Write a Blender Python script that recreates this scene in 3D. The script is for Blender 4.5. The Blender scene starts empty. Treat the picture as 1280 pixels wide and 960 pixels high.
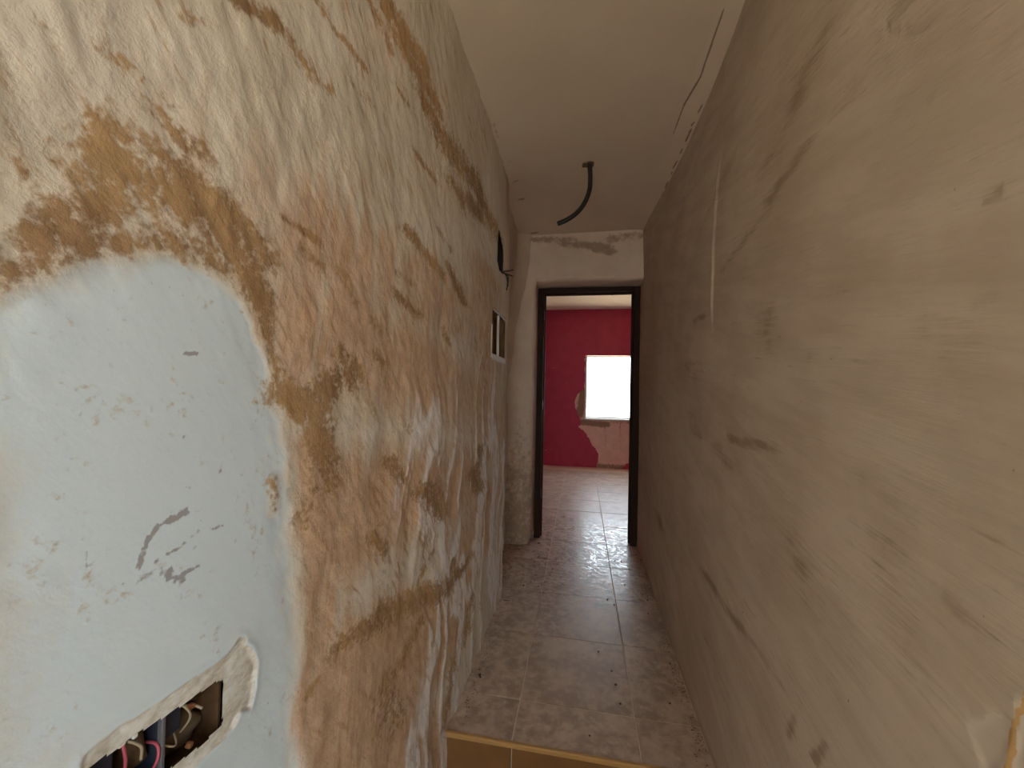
import bpy, bmesh, math, random
import numpy as np
from mathutils import Vector, Matrix

random.seed(4)
SC = bpy.context.scene
COL = SC.collection

# ------------------------------------------------------------------ camera
cam_d = bpy.data.cameras.new('camera')
cam = bpy.data.objects.new('camera', cam_d)
COL.objects.link(cam)
FW = Vector((-0.17139678, 0.98503895, 0.01792771))
RT = Vector((0.98503566, 0.171005, 0.02149489))
UP = Vector((-0.01810757, -0.02134359, 0.99960821))
M = Matrix((RT, UP, -FW)).transposed().to_4x4()
M.translation = (0, 0, 1.2)
cam.matrix_world = M
cam_d.sensor_width = 36
cam_d.lens = 36 * 500 / 1280
cam_d.clip_start = 0.02
SC.camera = cam

# ------------------------------------------------------------------ sky and daylight
world = bpy.data.worlds.new('world')
SC.world = world
world.use_nodes = True
bg = world.node_tree.nodes['Background']
bg.inputs[0].default_value = (0.78, 0.90, 1.0, 1)
bg.inputs[1].default_value = 14.0

def portal(name, loc, direction, sx, sy):
    l = bpy.data.lights.new(name, 'AREA')
    l.shape = 'RECTANGLE'; l.size = sx; l.size_y = sy
    l.cycles.is_portal = True
    o = bpy.data.objects.new(name, l); COL.objects.link(o)
    o.location = loc
    o.rotation_euler = Vector(direction).to_track_quat('-Z', 'Z').to_euler()
portal('terrace_daylight', (0.72, -1.50, 1.0), (-1, 0, 0), 1.6, 2.5)
portal('added_rear_daylight', (0.02, -3.22, 1.5), (0, 1, 0), 0.7, 1.4)  # portal of the added rear opening that brightens the deep corridor
portal('window_daylight', (0.79, 6.85, 1.3), (0, -1, 0), 1.5, 1.1)

sun_d = bpy.data.lights.new('sun', 'SUN'); sun_d.energy = 70; sun_d.color = (1.0, 0.90, 0.76); sun_d.angle = 0.01
sun = bpy.data.objects.new('sun', sun_d); COL.objects.link(sun)
sun.rotation_euler = Vector((0.72, 0.04, -0.69)).to_track_quat('-Z', 'Y').to_euler()   # high over the roof, from the left

SC.view_settings.view_transform = 'Standard'
SC.view_settings.look = 'None'
SC.view_settings.gamma = 1
SC.view_settings.use_curve_mapping = False
SC.view_settings.exposure = -0.70
SC.cycles.max_bounces = 14
SC.cycles.diffuse_bounces = 10

# ------------------------------------------------------------------ wall marks, in wall metres (along, height)
L_OCHRE=[(0.27,1.318,0.348,1.351,0.014,0.017,0.8),
 (0.348,1.358,0.442,1.351,0.023,0.022,0.85),
 (0.242,1.282,0.276,1.311,0.009,0.012,0.7),
 (0.257,1.397,0.285,1.364,0.009,0.011,0.5),
 (0.273,1.464,0.295,1.443,0.006,0.007,0.5),
 (0.434,1.414,0.495,1.372,0.028,0.023,0.8),
 (0.233,1.277,0.26,1.301,0.014,0.019,0.8),
 (0.255,1.316,0.31,1.375,0.024,0.03,0.9),
 (0.309,1.41,0.391,1.409,0.037,0.038,1),
 (0.295,1.443,0.345,1.439,0.019,0.022,0.75),
 (0.339,1.49,0.404,1.468,0.016,0.016,0.7),
 (0.376,1.429,0.459,1.393,0.039,0.035,1),
 (0.407,1.397,0.49,1.32,0.036,0.031,1),
 (0.474,1.366,0.506,1.278,0.024,0.019,0.9),
 (0.498,1.294,0.524,1.215,0.014,0.01,0.8),
 (0.538,1.189,0.619,1.157,0.053,0.036,1),
 (0.618,1.185,0.713,1.223,0.067,0.041,0.9),
 (0.624,1.136,0.675,1.029,0.056,0.034,0.85),
 (0.624,1.04,0.587,0.984,0.037,0.024,0.5),
 (0.523,1.062,0.525,1.015,0.016,0.012,0.65),
 (0.239,1.373,0.264,1.34,0.01,0.013,0.45),
 (0.229,1.41,0.258,1.37,0.005,0.008,0.4),
 (0.227,1.452,0.246,1.429,0.006,0.009,0.4),
 (0.254,1.495,0.282,1.456,0.005,0.007,0.4),
 (0.28,1.347,0.25,1.32,0.013,0.017,0.6),
 (0.287,1.511,0.313,1.506,0.009,0.01,0.6),
 (0.312,1.514,0.368,1.502,0.011,0.011,0.65),
 (0.347,1.487,0.379,1.463,0.012,0.012,0.7),
 (0.36,1.604,0.403,1.633,0.008,0.008,0.5),
 (0.435,1.693,0.485,1.717,0.019,0.016,0.95),
 (0.494,1.731,0.577,1.711,0.022,0.016,0.75),
 (0.545,1.707,0.625,1.721,0.017,0.012,0.6),
 (0.643,1.84,0.732,1.851,0.021,0.012,0.9),
 (0.587,1.843,0.631,1.843,0.021,0.013,0.6),
 (0.794,2.047,1.017,2.088,0.084,0.037,1),
 (0.874,2.029,1.111,2.046,0.085,0.035,1),
 (0.746,2,0.836,1.977,0.034,0.017,0.8),
 (1.04,1.995,1.239,1.992,0.117,0.042,0.85),
 (1.187,1.973,1.632,2.059,0.207,0.061,0.85),
 (1.507,2.044,1.961,2.002,0.24,0.058,0.9),
 (1.316,1.885,1.641,1.961,0.158,0.044,0.9),
 (1.006,1.828,1.127,1.826,0.041,0.015,0.8),
 (0.684,1.784,0.773,1.802,0.023,0.013,0.5),
 (0.86,1.912,0.925,1.912,0.025,0.011,0.6),
 (0.522,1.45,0.605,1.448,0.016,0.011,0.85),
 (0.567,1.419,0.618,1.405,0.016,0.01,0.75),
 (0.671,1.414,0.711,1.366,0.026,0.015,0.7),
 (0.954,1.597,1.166,1.557,0.062,0.024,0.9),
 (0.888,1.425,1.017,1.404,0.047,0.02,0.8),
 (1.253,1.601,1.42,1.524,0.07,0.022,0.9),
 (1.157,1.682,1.248,1.665,0.051,0.017,0.6),
 (0.671,1.268,0.726,1.236,0.037,0.021,0.8),
 (0.795,1.278,0.839,1.255,0.028,0.014,0.8),
 (0.781,1.344,0.835,1.327,0.031,0.016,0.55),
 (1.228,1.399,1.271,1.352,0.039,0.013,0.6),
 (0.906,1.474,0.976,1.474,0.032,0.014,0.5),
 (1.082,0.92,1.248,0.803,0.101,0.037,0.9),
 (0.89,1.031,0.945,0.972,0.039,0.018,0.8),
 (0.806,0.881,0.863,0.824,0.036,0.018,0.85),
 (1.609,0.862,1.751,0.763,0.108,0.028,0.9),
 (1.734,0.944,1.691,0.812,0.098,0.025,0.8),
 (0.927,1.133,0.976,1.089,0.028,0.012,0.5),
 (0.698,0.716,0.834,0.691,0.052,0.028,0.85),
 (0.834,0.691,1.333,0.518,0.091,0.038,0.9),
 (1.09,0.533,0.965,0.493,0.074,0.031,0.8),
 (1.292,0.525,1.546,0.511,0.096,0.03,0.85),
 (0.61,0.682,0.641,0.692,0.017,0.011,0.8),
 (0.88,0.522,0.973,0.357,0.087,0.04,0.6),
 (1.17,0.705,1.055,0.64,0.043,0.017,0.6),
 (1.37,0.599,1.422,0.52,0.057,0.018,0.8),
 (0.645,0.611,0.717,0.606,0.012,0.008,0.5),
 (1.445,0.215,1.368,0.043,0.076,0.024,0.7),
 (1.654,0.349,1.608,0.176,0.076,0.021,0.7)]
L_TAN=[(0.622,1.095,0.635,0.584,0.074,0.047,0.8),
 (0.675,1.445,1.683,1.506,0.369,0.155,0.62),
 (0.738,1.288,1.715,1.158,0.415,0.165,0.75),
 (0.726,0.956,1.612,0.829,0.39,0.162,0.85),
 (0.715,0.638,1.346,0.333,0.315,0.142,0.95),
 (0.601,1.542,1.233,1.869,0.195,0.096,0.35),
 (0.767,1.917,1.216,2.095,0.28,0.118,0.3),
 (0.698,0.457,1.381,-0.135,0.266,0.122,0.95),
 (1.761,0.653,1.642,0.488,0.553,0.143,0.8),
 (1.813,1.717,1.926,0.918,0.417,0.095,0.7),
 (0.542,1.375,0.596,1.218,0.037,0.025,0.35)]
L_CLEAN=[(0.21,1.242),
 (0.233,1.263),
 (0.251,1.282),
 (0.276,1.301),
 (0.312,1.322),
 (0.357,1.335),
 (0.404,1.334),
 (0.45,1.314),
 (0.484,1.28),
 (0.508,1.226),
 (0.53,1.156),
 (0.548,1.057),
 (0.571,0.926),
 (0.584,0.717),
 (0.589,0.509),
 (0.221,0.886)]
L_DARK=[(0.393,1.052,0.38,1.05,0.006,0.005,1),
 (0.38,1.05,0.364,1.046,0.004,0.004,0.85),
 (0.364,1.047,0.352,1.034,0.004,0.004,0.85),
 (0.352,1.034,0.347,1.019,0.004,0.004,0.8),
 (0.345,1.012,0.345,1.011,0.004,0.004,0.95),
 (0.347,0.999,0.365,0.998,0.006,0.006,0.5),
 (0.372,0.988,0.39,0.978,0.005,0.005,0.8),
 (0.39,0.984,0.409,0.984,0.004,0.004,0.8),
 (0.365,0.993,0.38,0.99,0.003,0.003,0.7),
 (0.36,1.01,0.388,1.015,0.002,0.002,0.7),
 (0.388,1.015,0.413,1.028,0.002,0.002,0.5),
 (0.396,1.006,0.414,1.011,0.003,0.002,0.6),
 (0.418,1.019,0.443,1.023,0.002,0.002,0.6),
 (0.365,0.996,0.392,0.999,0.002,0.002,0.5),
 (0.33,1,0.344,0.998,0.002,0.002,0.5),
 (0.384,1.236,0.397,1.234,0.003,0.003,1),
 (0.438,1.102,0.436,1.089,0.003,0.003,0.6),
 (0.389,1.141,0.388,1.139,0.002,0.002,1),
 (0.261,1.264,0.262,1.264,0.001,0.002,1),
 (0.307,1.181,0.308,1.183,0.002,0.002,0.4),
 (0.274,1.122,0.289,1.084,0.002,0.002,0.15),
 (0.284,1.241,0.298,1.14,0.002,0.003,0.2),
 (0.355,1.388,0.357,1.387,0.002,0.003,0.8),
 (0.299,1.044,0.301,1.029,0.002,0.002,0.5)]
L_CHIP=[(0.358,0.858),
 (0.394,0.857),
 (0.431,0.854),
 (0.454,0.856),
 (0.468,0.866),
 (0.478,0.86),
 (0.48,0.85),
 (0.493,0.834),
 (0.501,0.809),
 (0.499,0.775),
 (0.491,0.753),
 (0.475,0.761),
 (0.463,0.75),
 (0.437,0.748),
 (0.406,0.747),
 (0.374,0.747),
 (0.317,0.803),
 (0.294,0.836),
 (0.299,0.86),
 (0.325,0.863)]
L_BOX=[(0.304,0.843),
 (0.351,0.839),
 (0.403,0.832),
 (0.436,0.83),
 (0.447,0.824),
 (0.449,0.769),
 (0.423,0.765),
 (0.382,0.772),
 (0.353,0.78),
 (0.307,0.798)]
R_DARK=[(0.892,1.895,1.064,1.79,0.083,0.044,0.5),
 (0.935,1.715,1.074,1.687,0.048,0.024,0.6),
 (1.404,1.938,1.727,1.834,0.075,0.024,0.5),
 (1.061,1.671,1.472,1.612,0.046,0.019,0.45),
 (0.656,1.779,0.779,1.736,0.032,0.023,0.5),
 (0.825,1.732,0.769,1.721,0.022,0.015,0.4),
 (1.108,1.405,1.083,1.311,0.063,0.028,0.45),
 (1.825,1.316,1.759,1.279,0.19,0.051,0.45),
 (1.306,1.072,1.049,1.074,0.04,0.017,0.7),
 (1.45,1.023,1.337,0.989,0.074,0.026,0.5),
 (0.924,1.045,0.894,1.019,0.047,0.026,0.4),
 (0.734,1.069,0.652,1.042,0.032,0.024,0.4),
 (0.97,0.88,0.891,0.814,0.093,0.049,0.4),
 (1.564,0.559,1.357,0.551,0.057,0.018,0.7),
 (1.357,0.551,1.058,0.563,0.037,0.015,0.7),
 (1.058,0.563,0.948,0.552,0.018,0.009,0.6),
 (1.555,0.349,1.301,0.308,0.031,0.01,0.65),
 (0.698,0.98,0.638,0.873,0.074,0.057,0.35),
 (0.626,1.276,0.548,1.248,0.033,0.03,0.3),
 (0.898,1.284,0.7,1.254,0.019,0.013,0.35),
 (1.711,1.503,1.604,1.499,0.054,0.016,0.7),
 (0.539,1.43,0.521,1.431,0.004,0.005,0.7),
 (0.671,1.207,0.648,1.205,0.004,0.003,0.8),
 (0.865,0.51,0.835,0.565,0.015,0.009,0.8),
 (1.384,0.273,1.166,0.252,0.024,0.009,0.5),
 (1.69,1.054,1.716,1.116,0.102,0.029,0.5),
 (2.508,0.5,2.27,0.441,0.182,0.035,0.5),
 (0.589,0.961,0.548,0.927,0.031,0.028,0.35),
 (0.917,0.576,0.963,0.473,0.016,0.008,0.5),
 (0.776,1.391,0.821,1.387,0.027,0.017,0.3),
 (0.58,1.704,0.497,1.545,0.027,0.028,0.3),
 (0.602,1.609,0.615,1.602,0.011,0.01,0.5),
 (0.517,1.588,0.497,1.596,0.011,0.012,0.4),
 (0.548,1.313,0.497,1.327,0.008,0.008,0.35),
 (0.568,1.067,0.498,1.038,0.009,0.009,0.4),
 (0.822,1.491,0.901,1.472,0.024,0.014,0.3)]
R_PALE=[(1.421,1.318,1.073,1.251,0.226,0.09,0.5),
 (2.329,1.258,1.807,0.975,0.329,0.077,0.5),
 (0.869,1.242,0.626,1.135,0.108,0.076,0.35),
 (0.702,1.634,0.521,1.466,0.07,0.063,0.3),
 (1.4,0.721,1.061,0.693,0.109,0.043,0.4),
 (1.537,2.172,1.603,1.484,0.097,0.03,0.4),
 (0.79,0.712,0.73,0.692,0.039,0.026,0.3)]
R_PEEL=[(0.56,0.825),
 (0.543,0.841),
 (0.53,0.858),
 (0.521,0.866),
 (0.512,0.864),
 (0.505,0.865),
 (0.511,0.841),
 (0.517,0.807),
 (0.537,0.786),
 (0.546,0.807)]
R_ORANGE=[(0.495,0.906,0.501,0.886,0.003,0.003,1),
 (0.502,0.883,0.508,0.858,0.003,0.003,1),
 (0.509,0.857,0.513,0.81,0.004,0.004,1)]
R_CRACK=[(0.697,1.778),
 (0.69,1.758),
 (0.671,1.739),
 (0.656,1.729),
 (0.649,1.716),
 (0.628,1.701),
 (0.615,1.7)]

# ------------------------------------------------------------------ small numeric helpers
_T = np.random.RandomState(11).rand(256, 256)
def vnoise(u, v, seed=0):
    u = u + seed * 17.31; v = v + seed * 9.77
    iu = np.floor(u).astype(int); iv = np.floor(v).astype(int)
    fu = u - iu; fv = v - iv
    fu = fu * fu * (3 - 2 * fu); fv = fv * fv * (3 - 2 * fv)
    a = _T[iu & 255, iv & 255]; b = _T[(iu + 1) & 255, iv & 255]
    c = _T[iu & 255, (iv + 1) & 255]; d = _T[(iu + 1) & 255, (iv + 1) & 255]
    return (a * (1 - fu) + b * fu) * (1 - fv) + (c * (1 - fu) + d * fu) * fv
def fbm(u, v, octaves=4, seed=0, gain=0.5):
    t = 0; a = 1; s = 0
    for k in range(octaves):
        t = t + a * (vnoise(u * 2 ** k, v * 2 ** k, seed + k * 3) - 0.5) * 2; s += a; a *= gain
    return t / s
def sst(a, b, x):
    t = np.clip((x - a) / (b - a), 0, 1); return t * t * (3 - 2 * t)
def strokes(Y, Z, lst, lo=0.35, hi=1.25):
    m = np.zeros_like(Y)
    for y0, z0, y1, z1, ry, rz, s in lst:
        ax = (Y - y0) / ry; az = (Z - z0) / rz
        dx = (y1 - y0) / ry; dz = (z1 - z0) / rz
        L2 = dx * dx + dz * dz + 1e-9
        t = np.clip((ax * dx + az * dz) / L2, 0, 1)
        d = np.hypot(ax - t * dx, az - t * dz)
        m = np.maximum(m, s * (1 - sst(lo, hi, d)))
    return m
def inpoly(Y, Z, P):
    r = np.zeros(Y.shape, bool); n = len(P)
    for i in range(n):
        y0, z0 = P[i]; y1, z1 = P[(i + 1) % n]
        c = ((z0 > Z) != (z1 > Z)) & (Y < (y1 - y0) * (Z - z0) / (z1 - z0 + 1e-12) + y0)
        r ^= c
    return r
def polydist(Y, Z, P):
    d = np.full(Y.shape, 9.0); n = len(P)
    for i in range(n):
        y0, z0 = P[i]; y1, z1 = P[(i + 1) % n]
        dy, dz = y1 - y0, z1 - z0
        t = np.clip(((Y - y0) * dy + (Z - z0) * dz) / (dy * dy + dz * dz + 1e-12), 0, 1)
        d = np.minimum(d, np.hypot(Y - y0 - t * dy, Z - z0 - t * dz))
    return d
def spaced(*segs):
    out = []
    for a, b, step in segs:
        n = max(1, int(round((b - a) / step)))
        out += [a + (b - a) * i / n for i in range(n)]
    return np.array(out + [segs[-1][1]])

# ------------------------------------------------------------------ materials
class G:
    def __init__(s, name):
        s.m = bpy.data.materials.new(name); s.m.use_nodes = True
        s.t = s.m.node_tree; s.b = s.t.nodes['Principled BSDF']
        s._co = None
    def put(s, sock, v):
        if isinstance(v, bpy.types.NodeSocket): s.t.links.new(v, sock)
        elif isinstance(v, tuple) and len(v) == 3 and len(sock.default_value) == 4: sock.default_value = (*v, 1)
        else: sock.default_value = v
    def co(s):
        if not s._co:
            s._co = s.t.nodes.new('ShaderNodeNewGeometry').outputs['Position']
        return s._co
    def attr(s, n):
        a = s.t.nodes.new('ShaderNodeAttribute'); a.attribute_name = n; return a.outputs['Fac']
    def map(s, vec, rot=(0, 0, 0), scale=(1, 1, 1), loc=(0, 0, 0)):
        a = s.t.nodes.new('ShaderNodeMapping'); s.put(a.inputs[0], vec)
        a.inputs[1].default_value = loc; a.inputs[2].default_value = rot
        b = s.t.nodes.new('ShaderNodeMapping'); s.t.links.new(a.outputs[0], b.inputs[0])
        b.inputs[3].default_value = scale
        return b.outputs[0]
    def noise(s, vec, scale, detail=6, rough=0.55, dist=0.0):
        a = s.t.nodes.new('ShaderNodeTexNoise'); s.put(a.inputs['Vector'], vec)
        a.inputs['Scale'].default_value = scale; a.inputs['Detail'].default_value = detail
        a.inputs['Roughness'].default_value = rough; a.inputs['Distortion'].default_value = dist
        return a.outputs['Fac']
    def math(s, op, a, b=0.0, clamp=False):
        n = s.t.nodes.new('ShaderNodeMath'); n.operation = op; n.use_clamp = clamp
        s.put(n.inputs[0], a); s.put(n.inputs[1], b); return n.outputs[0]
    def add(s, *v):
        r = v[0]
        for x in v[1:]: r = s.math('ADD', r, x)
        return r
    def mul(s, a, b): return s.math('MULTIPLY', a, b)
    def cen(s, n, k): return s.mul(s.math('SUBTRACT', n, 0.5), k)
    def ramp(s, v, a, b, o0=0.0, o1=1.0):
        n = s.t.nodes.new('ShaderNodeMapRange'); n.interpolation_type = 'SMOOTHSTEP'
        s.put(n.inputs[0], v); n.inputs[1].default_value = a; n.inputs[2].default_value = b
        n.inputs[3].default_value = o0; n.inputs[4].default_value = o1
        return n.outputs[0]
    def mix(s, f, a, b):
        n = s.t.nodes.new('ShaderNodeMix'); n.data_type = 'RGBA'
        s.put(n.inputs[0], f); s.put(n.inputs[6], a); s.put(n.inputs[7], b); return n.outputs[2]
    def bump(s, h, strength=0.5, dist=0.01, prev=None):
        n = s.t.nodes.new('ShaderNodeBump'); n.inputs['Strength'].default_value = strength
        n.inputs['Distance'].default_value = dist; s.put(n.inputs['Height'], h)
        if prev is not None: s.t.links.new(prev, n.inputs['Normal'])
        return n.outputs[0]
    def out(s, col, rough=0.9, normal=None, metal=0.0, spec=0.3):
        s.put(s.b.inputs['Base Color'], col); s.put(s.b.inputs['Roughness'], rough)
        s.b.inputs['Metallic'].default_value = metal
        s.b.inputs['Specular IOR Level'].default_value = spec
        if normal is not None: s.t.links.new(normal, s.b.inputs['Normal'])
        return s.m
def simple(name, c1, c2, scale=40, rough=0.6, metal=0.0, bump=0.2, spec=0.4):
    g = G(name); n = g.noise(g.co(), scale, 5)
    return g.out(g.mix(n, c1, c2), g.ramp(n, 0.2, 0.8, rough - 0.1, rough + 0.1), g.bump(n, bump, 0.003), metal, spec)

OCHRE_L = (0.40, 0.25, 0.11); OCHRE_D = (0.22, 0.122, 0.052)
def mat_left():
    g = G('limewashed_plaster_left')
    co = g.co()
    nb = g.noise(co, 4.0, 5)
    nm = g.noise(co, 26, 9, 0.68)
    nf = g.noise(co, 110, 6, 0.6)
    dg = g.noise(g.map(co, (math.radians(52), 0, 0), (14, 9, 48)), 1.0, 6, 0.6)      # drag marks of the float
    vs = g.noise(g.map(co, (math.radians(4), 0, 0), (14, 30, 4.5)), 1.0, 7, 0.62)                     # upright wash streaks
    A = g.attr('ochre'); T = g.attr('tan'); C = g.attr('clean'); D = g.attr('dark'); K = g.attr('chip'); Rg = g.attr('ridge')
    base = g.mix(g.ramp(nb, 0.3, 0.7), (0.55, 0.485, 0.39), (0.62, 0.565, 0.48))
    base = g.mix(g.ramp(g.add(C, g.cen(nm, 0.9), g.cen(nb, 0.5)), 0.15, 0.95), base, (0.54, 0.625, 0.675))
    tm = g.ramp(g.add(T, g.cen(vs, 1.3), g.cen(nb, 0.6)), 0.18, 0.85)
    base = g.mix(g.mul(tm, 0.9), base, g.mix(g.ramp(nm, 0.3, 0.7), (0.43, 0.27, 0.16), (0.56, 0.385, 0.26)))
    crest_lit = g.ramp(g.add(g.mul(Rg, 0.9), g.cen(vs, 1.5)), 0.40, 0.75)
    base = g.mix(g.mul(crest_lit, 0.85), base, (0.74, 0.71, 0.70))  # worn white crests, with the raking light on them painted in
    om = g.ramp(g.add(g.mul(A, 1.15), g.cen(nm, 1.7), g.cen(dg, 1.6), g.cen(nf, 1.9)), 0.26, 1.02)
    oc = g.mix(g.ramp(g.add(nb, g.cen(dg, 0.8)), 0.3, 0.75), OCHRE_D, OCHRE_L)
    base = g.mix(g.mul(om, 0.92), base, oc)
    # thin dragged dirt everywhere outside the repaired patch
    thin = g.ramp(g.add(g.cen(dg, 1.0), g.cen(nm, 0.8), g.mul(C, -0.35), g.mul(T, 0.12)), 0.10, 0.34)
    base = g.mix(g.mul(thin, 0.55), base, (0.40, 0.255, 0.13))
    ds = g.noise(g.map(co, (math.radians(50), 0, 0), (20, 11, 70), (0.3, 0.1, 0)), 1.0, 4, 0.6)
    dash = g.ramp(g.add(g.cen(ds, 1.4), g.cen(g.noise(co, 5.5, 3), 0.9), g.mul(C, -0.5)), 0.13, 0.36)
    base = g.mix(g.mul(dash, 0.72), base, (0.34, 0.20, 0.09))
    sp = g.ramp(g.noise(co, 70, 2, 0.5), 0.755, 0.80)
    base = g.mix(g.mul(sp, 0.55), base, (0.26, 0.20, 0.15))
    km = g.ramp(K, 0.3, 0.7)
    kc = g.mix(g.ramp(g.noise(g.map(co, (math.radians(-10), 0, 0), (30, 36, 75)), 1.0, 7, 0.75), 0.36, 0.62), (0.42, 0.38, 0.31), (0.62, 0.62, 0.59))
    base = g.mix(km, base, kc)
    dm = g.ramp(g.add(D, g.cen(g.noise(co, 150, 4), 1.8)), 0.3, 0.75)
    base = g.mix(g.mul(dm, 0.8), base, (0.24, 0.215, 0.22))
    h = g.add(g.mul(nm, 0.8), g.mul(dg, 0.5), g.mul(g.mul(vs, T), 1.2), g.mul(nf, 0.3))
    h2 = g.mul(h, g.ramp(C, 0.2, 0.8, 1.0, 0.16))
    return g.out(base, 0.92, g.bump(h2, 0.5, 0.010), spec=0.15)

def mat_right():
    g = G('limewashed_plaster_right')
    co = g.co()
    nb = g.noise(co, 3.5, 5); nm = g.noise(co, 24, 8, 0.65)
    hs = g.noise(g.map(co, (math.radians(-14), 0, 0), (10, 3.2, 20)), 1.0, 7, 0.6)
    hf = g.noise(g.map(co, (math.radians(-8), 0, 0), (30, 9, 150)), 1.0, 4, 0.6)
    D = g.attr('dark'); P = g.attr('pale'); K = g.attr('chip'); O = g.attr('ochre')
    base = g.mix(g.ramp(g.add(nb, g.cen(hs, 1.0)), 0.25, 0.75), (0.47, 0.395, 0.322), (0.58, 0.502, 0.428))
    base = g.mix(g.mul(P, 0.45), base, (0.63, 0.585, 0.51))
    dm = g.ramp(g.add(g.mul(D, 1.55), g.cen(hs, 1.3), g.cen(hf, 1.1), g.cen(nm, 0.7)), 0.15, 1.0)
    base = g.mix(g.mul(dm, 0.68), base, (0.24, 0.165, 0.10))
    th = g.ramp(g.add(g.cen(hf, 1.0), g.cen(nm, 0.7)), 0.15, 0.35)
    base = g.mix(g.mul(th, 0.32), base, (0.27, 0.215, 0.155))
    base = g.mix(g.ramp(g.noise(co, 60, 2), 0.77, 0.80), base, (0.2, 0.16, 0.12))
    base = g.mix(g.ramp(K, 0.35, 0.65), base, (0.57, 0.50, 0.43))
    base = g.mix(g.ramp(g.add(O, g.cen(nm, 0.6)), 0.4, 0.7), base, (0.52, 0.33, 0.15))
    h = g.add(g.mul(hs, 0.5), g.mul(hf, 0.45), g.mul(nm, 0.25))
    return g.out(base, 0.9, g.bump(h, 0.5, 0.008), spec=0.15)

def mat_plaster(name, c1, c2, dirt, amount=0.4, bump=0.4, sc=5.0):
    g = G(name); co = g.co()
    nb = g.noise(co, sc, 6, 0.6); nm = g.noise(co, 28, 8, 0.68); nf = g.noise(co, 120, 4)
    D = g.attr('dark')
    base = g.mix(g.ramp(nb, 0.3, 0.7), c1, c2)
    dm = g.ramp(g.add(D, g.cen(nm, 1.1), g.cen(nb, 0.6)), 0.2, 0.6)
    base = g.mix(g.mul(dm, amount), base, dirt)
    return g.out(base, 0.92, g.bump(g.add(nm, g.mul(nf, 0.3)), bump, 0.008), spec=0.12)

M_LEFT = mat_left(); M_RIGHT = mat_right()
M_CEIL = mat_plaster('ceiling_distemper', (0.74, 0.655, 0.56), (0.79, 0.71, 0.62), (0.20, 0.15, 0.11), 0.8, 0.08, 2.0)
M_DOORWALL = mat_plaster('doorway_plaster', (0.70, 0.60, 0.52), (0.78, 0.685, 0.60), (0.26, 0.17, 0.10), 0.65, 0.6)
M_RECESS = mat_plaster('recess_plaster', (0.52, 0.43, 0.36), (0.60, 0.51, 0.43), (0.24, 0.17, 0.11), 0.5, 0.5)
M_BARE = mat_plaster('bare_pink_render', (0.66, 0.46, 0.40), (0.74, 0.56, 0.49), (0.24, 0.17, 0.11), 0.85, 0.6, 9.0)
M_ROOMCEIL = mat_plaster('room_ceiling_paint', (0.78, 0.72, 0.58), (0.82, 0.77, 0.64), (0.5, 0.42, 0.3), 0.15, 0.1)
M_OUT = mat_plaster('landing_plaster', (0.66, 0.61, 0.53), (0.72, 0.68, 0.61), (0.4, 0.3, 0.2), 0.3, 0.4)
def mat_red():
    g = G('crimson_wall_paint'); co = g.co()
    n = g.noise(co, 7, 6); m = g.noise(co, 60, 5)
    c = g.mix(g.ramp(n, 0.3, 0.7), (0.38, 0.036, 0.085), (0.44, 0.048, 0.102))
    c = g.mix(g.ramp(g.noise(co, 19, 2), 0.76, 0.79), c, (0.6, 0.42, 0.36))
    return g.out(c, 0.55, g.bump(m, 0.25, 0.004), spec=0.35)
M_RED = mat_red()
def mat_tile():
    g = G('glazed_stone_look_tile'); co = g.co()
    info = g.t.nodes.new('ShaderNodeObjectInfo').outputs['Random']
    off = g.t.nodes.new('ShaderNodeVectorMath'); off.operation = 'ADD'
    g.put(off.inputs[0], co); cmb = g.t.nodes.new('ShaderNodeCombineXYZ')
    g.put(cmb.inputs[2], g.mul(info, 7.0)); g.t.links.new(cmb.outputs[0], off.inputs[1]); v = off.outputs[0]
    n1 = g.noise(v, 7.5, 7, 0.66, 0.1); n2 = g.noise(v, 30, 6, 0.65)
    c = g.mix(g.ramp(g.add(n1, g.cen(n2, 0.6)), 0.3, 0.7), (0.31, 0.232, 0.178), (0.54, 0.44, 0.355))
    c = g.mix(g.ramp(n2, 0.55, 0.8, 0, 0.45), c, (0.66, 0.57, 0.48))
    c = g.mix(g.mul(info, 0.18), c, (0.34, 0.24, 0.17))
    d1 = g.noise(co, 45, 5, 0.7)
    c = g.mix(g.ramp(d1, 0.66, 0.74, 0, 0.7), c, (0.13, 0.10, 0.08))             # grit trodden in
    # dry dust film with wiped, shinier swirls
    wipe = g.noise(g.map(co, (0, 0, 0.5), (7, 13, 1)), 1.0, 3, 0.5, 2.2)
    band = g.ramp(g.math('ABSOLUTE', g.math('SUBTRACT', wipe, 0.52)), 0.0, 0.055, 1.0, 0.0)
    sx = g.t.nodes.new('ShaderNodeSeparateXYZ'); g.put(sx.inputs[0], co); yy = sx.outputs[1]
    zone = g.mul(g.ramp(yy, 2.2, 2.6), g.ramp(yy, 3.6, 4.3, 1.0, 0.0))
    r = g.add(g.ramp(n2, 0.3, 0.7, 0.34, 0.50), g.mul(g.mul(band, zone), -0.27))
    h = g.add(g.mul(n1, 0.3), g.mul(g.mul(wipe, zone), 0.13))
    return g.out(c, r, g.bump(h, 0.22, 0.006, g.bump(n2, 0.06, 0.003)), spec=0.85)
M_TILE = mat_tile()
M_GROUT = simple('pale_grout', (0.80, 0.73, 0.63), (0.60, 0.52, 0.42), 30, 0.9)
M_RISER = simple('ochre_riser_tile', (0.26, 0.135, 0.05), (0.17, 0.08, 0.03), 12, 0.4)
M_NOSE = simple('ochre_step_trim', (0.50, 0.31, 0.12), (0.41, 0.24, 0.085), 25, 0.4)
M_FRAME = simple('dark_brown_door_frame', (0.030, 0.017, 0.013), (0.060, 0.034, 0.026), 35, 0.75, 0.0, 0.25, 0.12)
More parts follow.
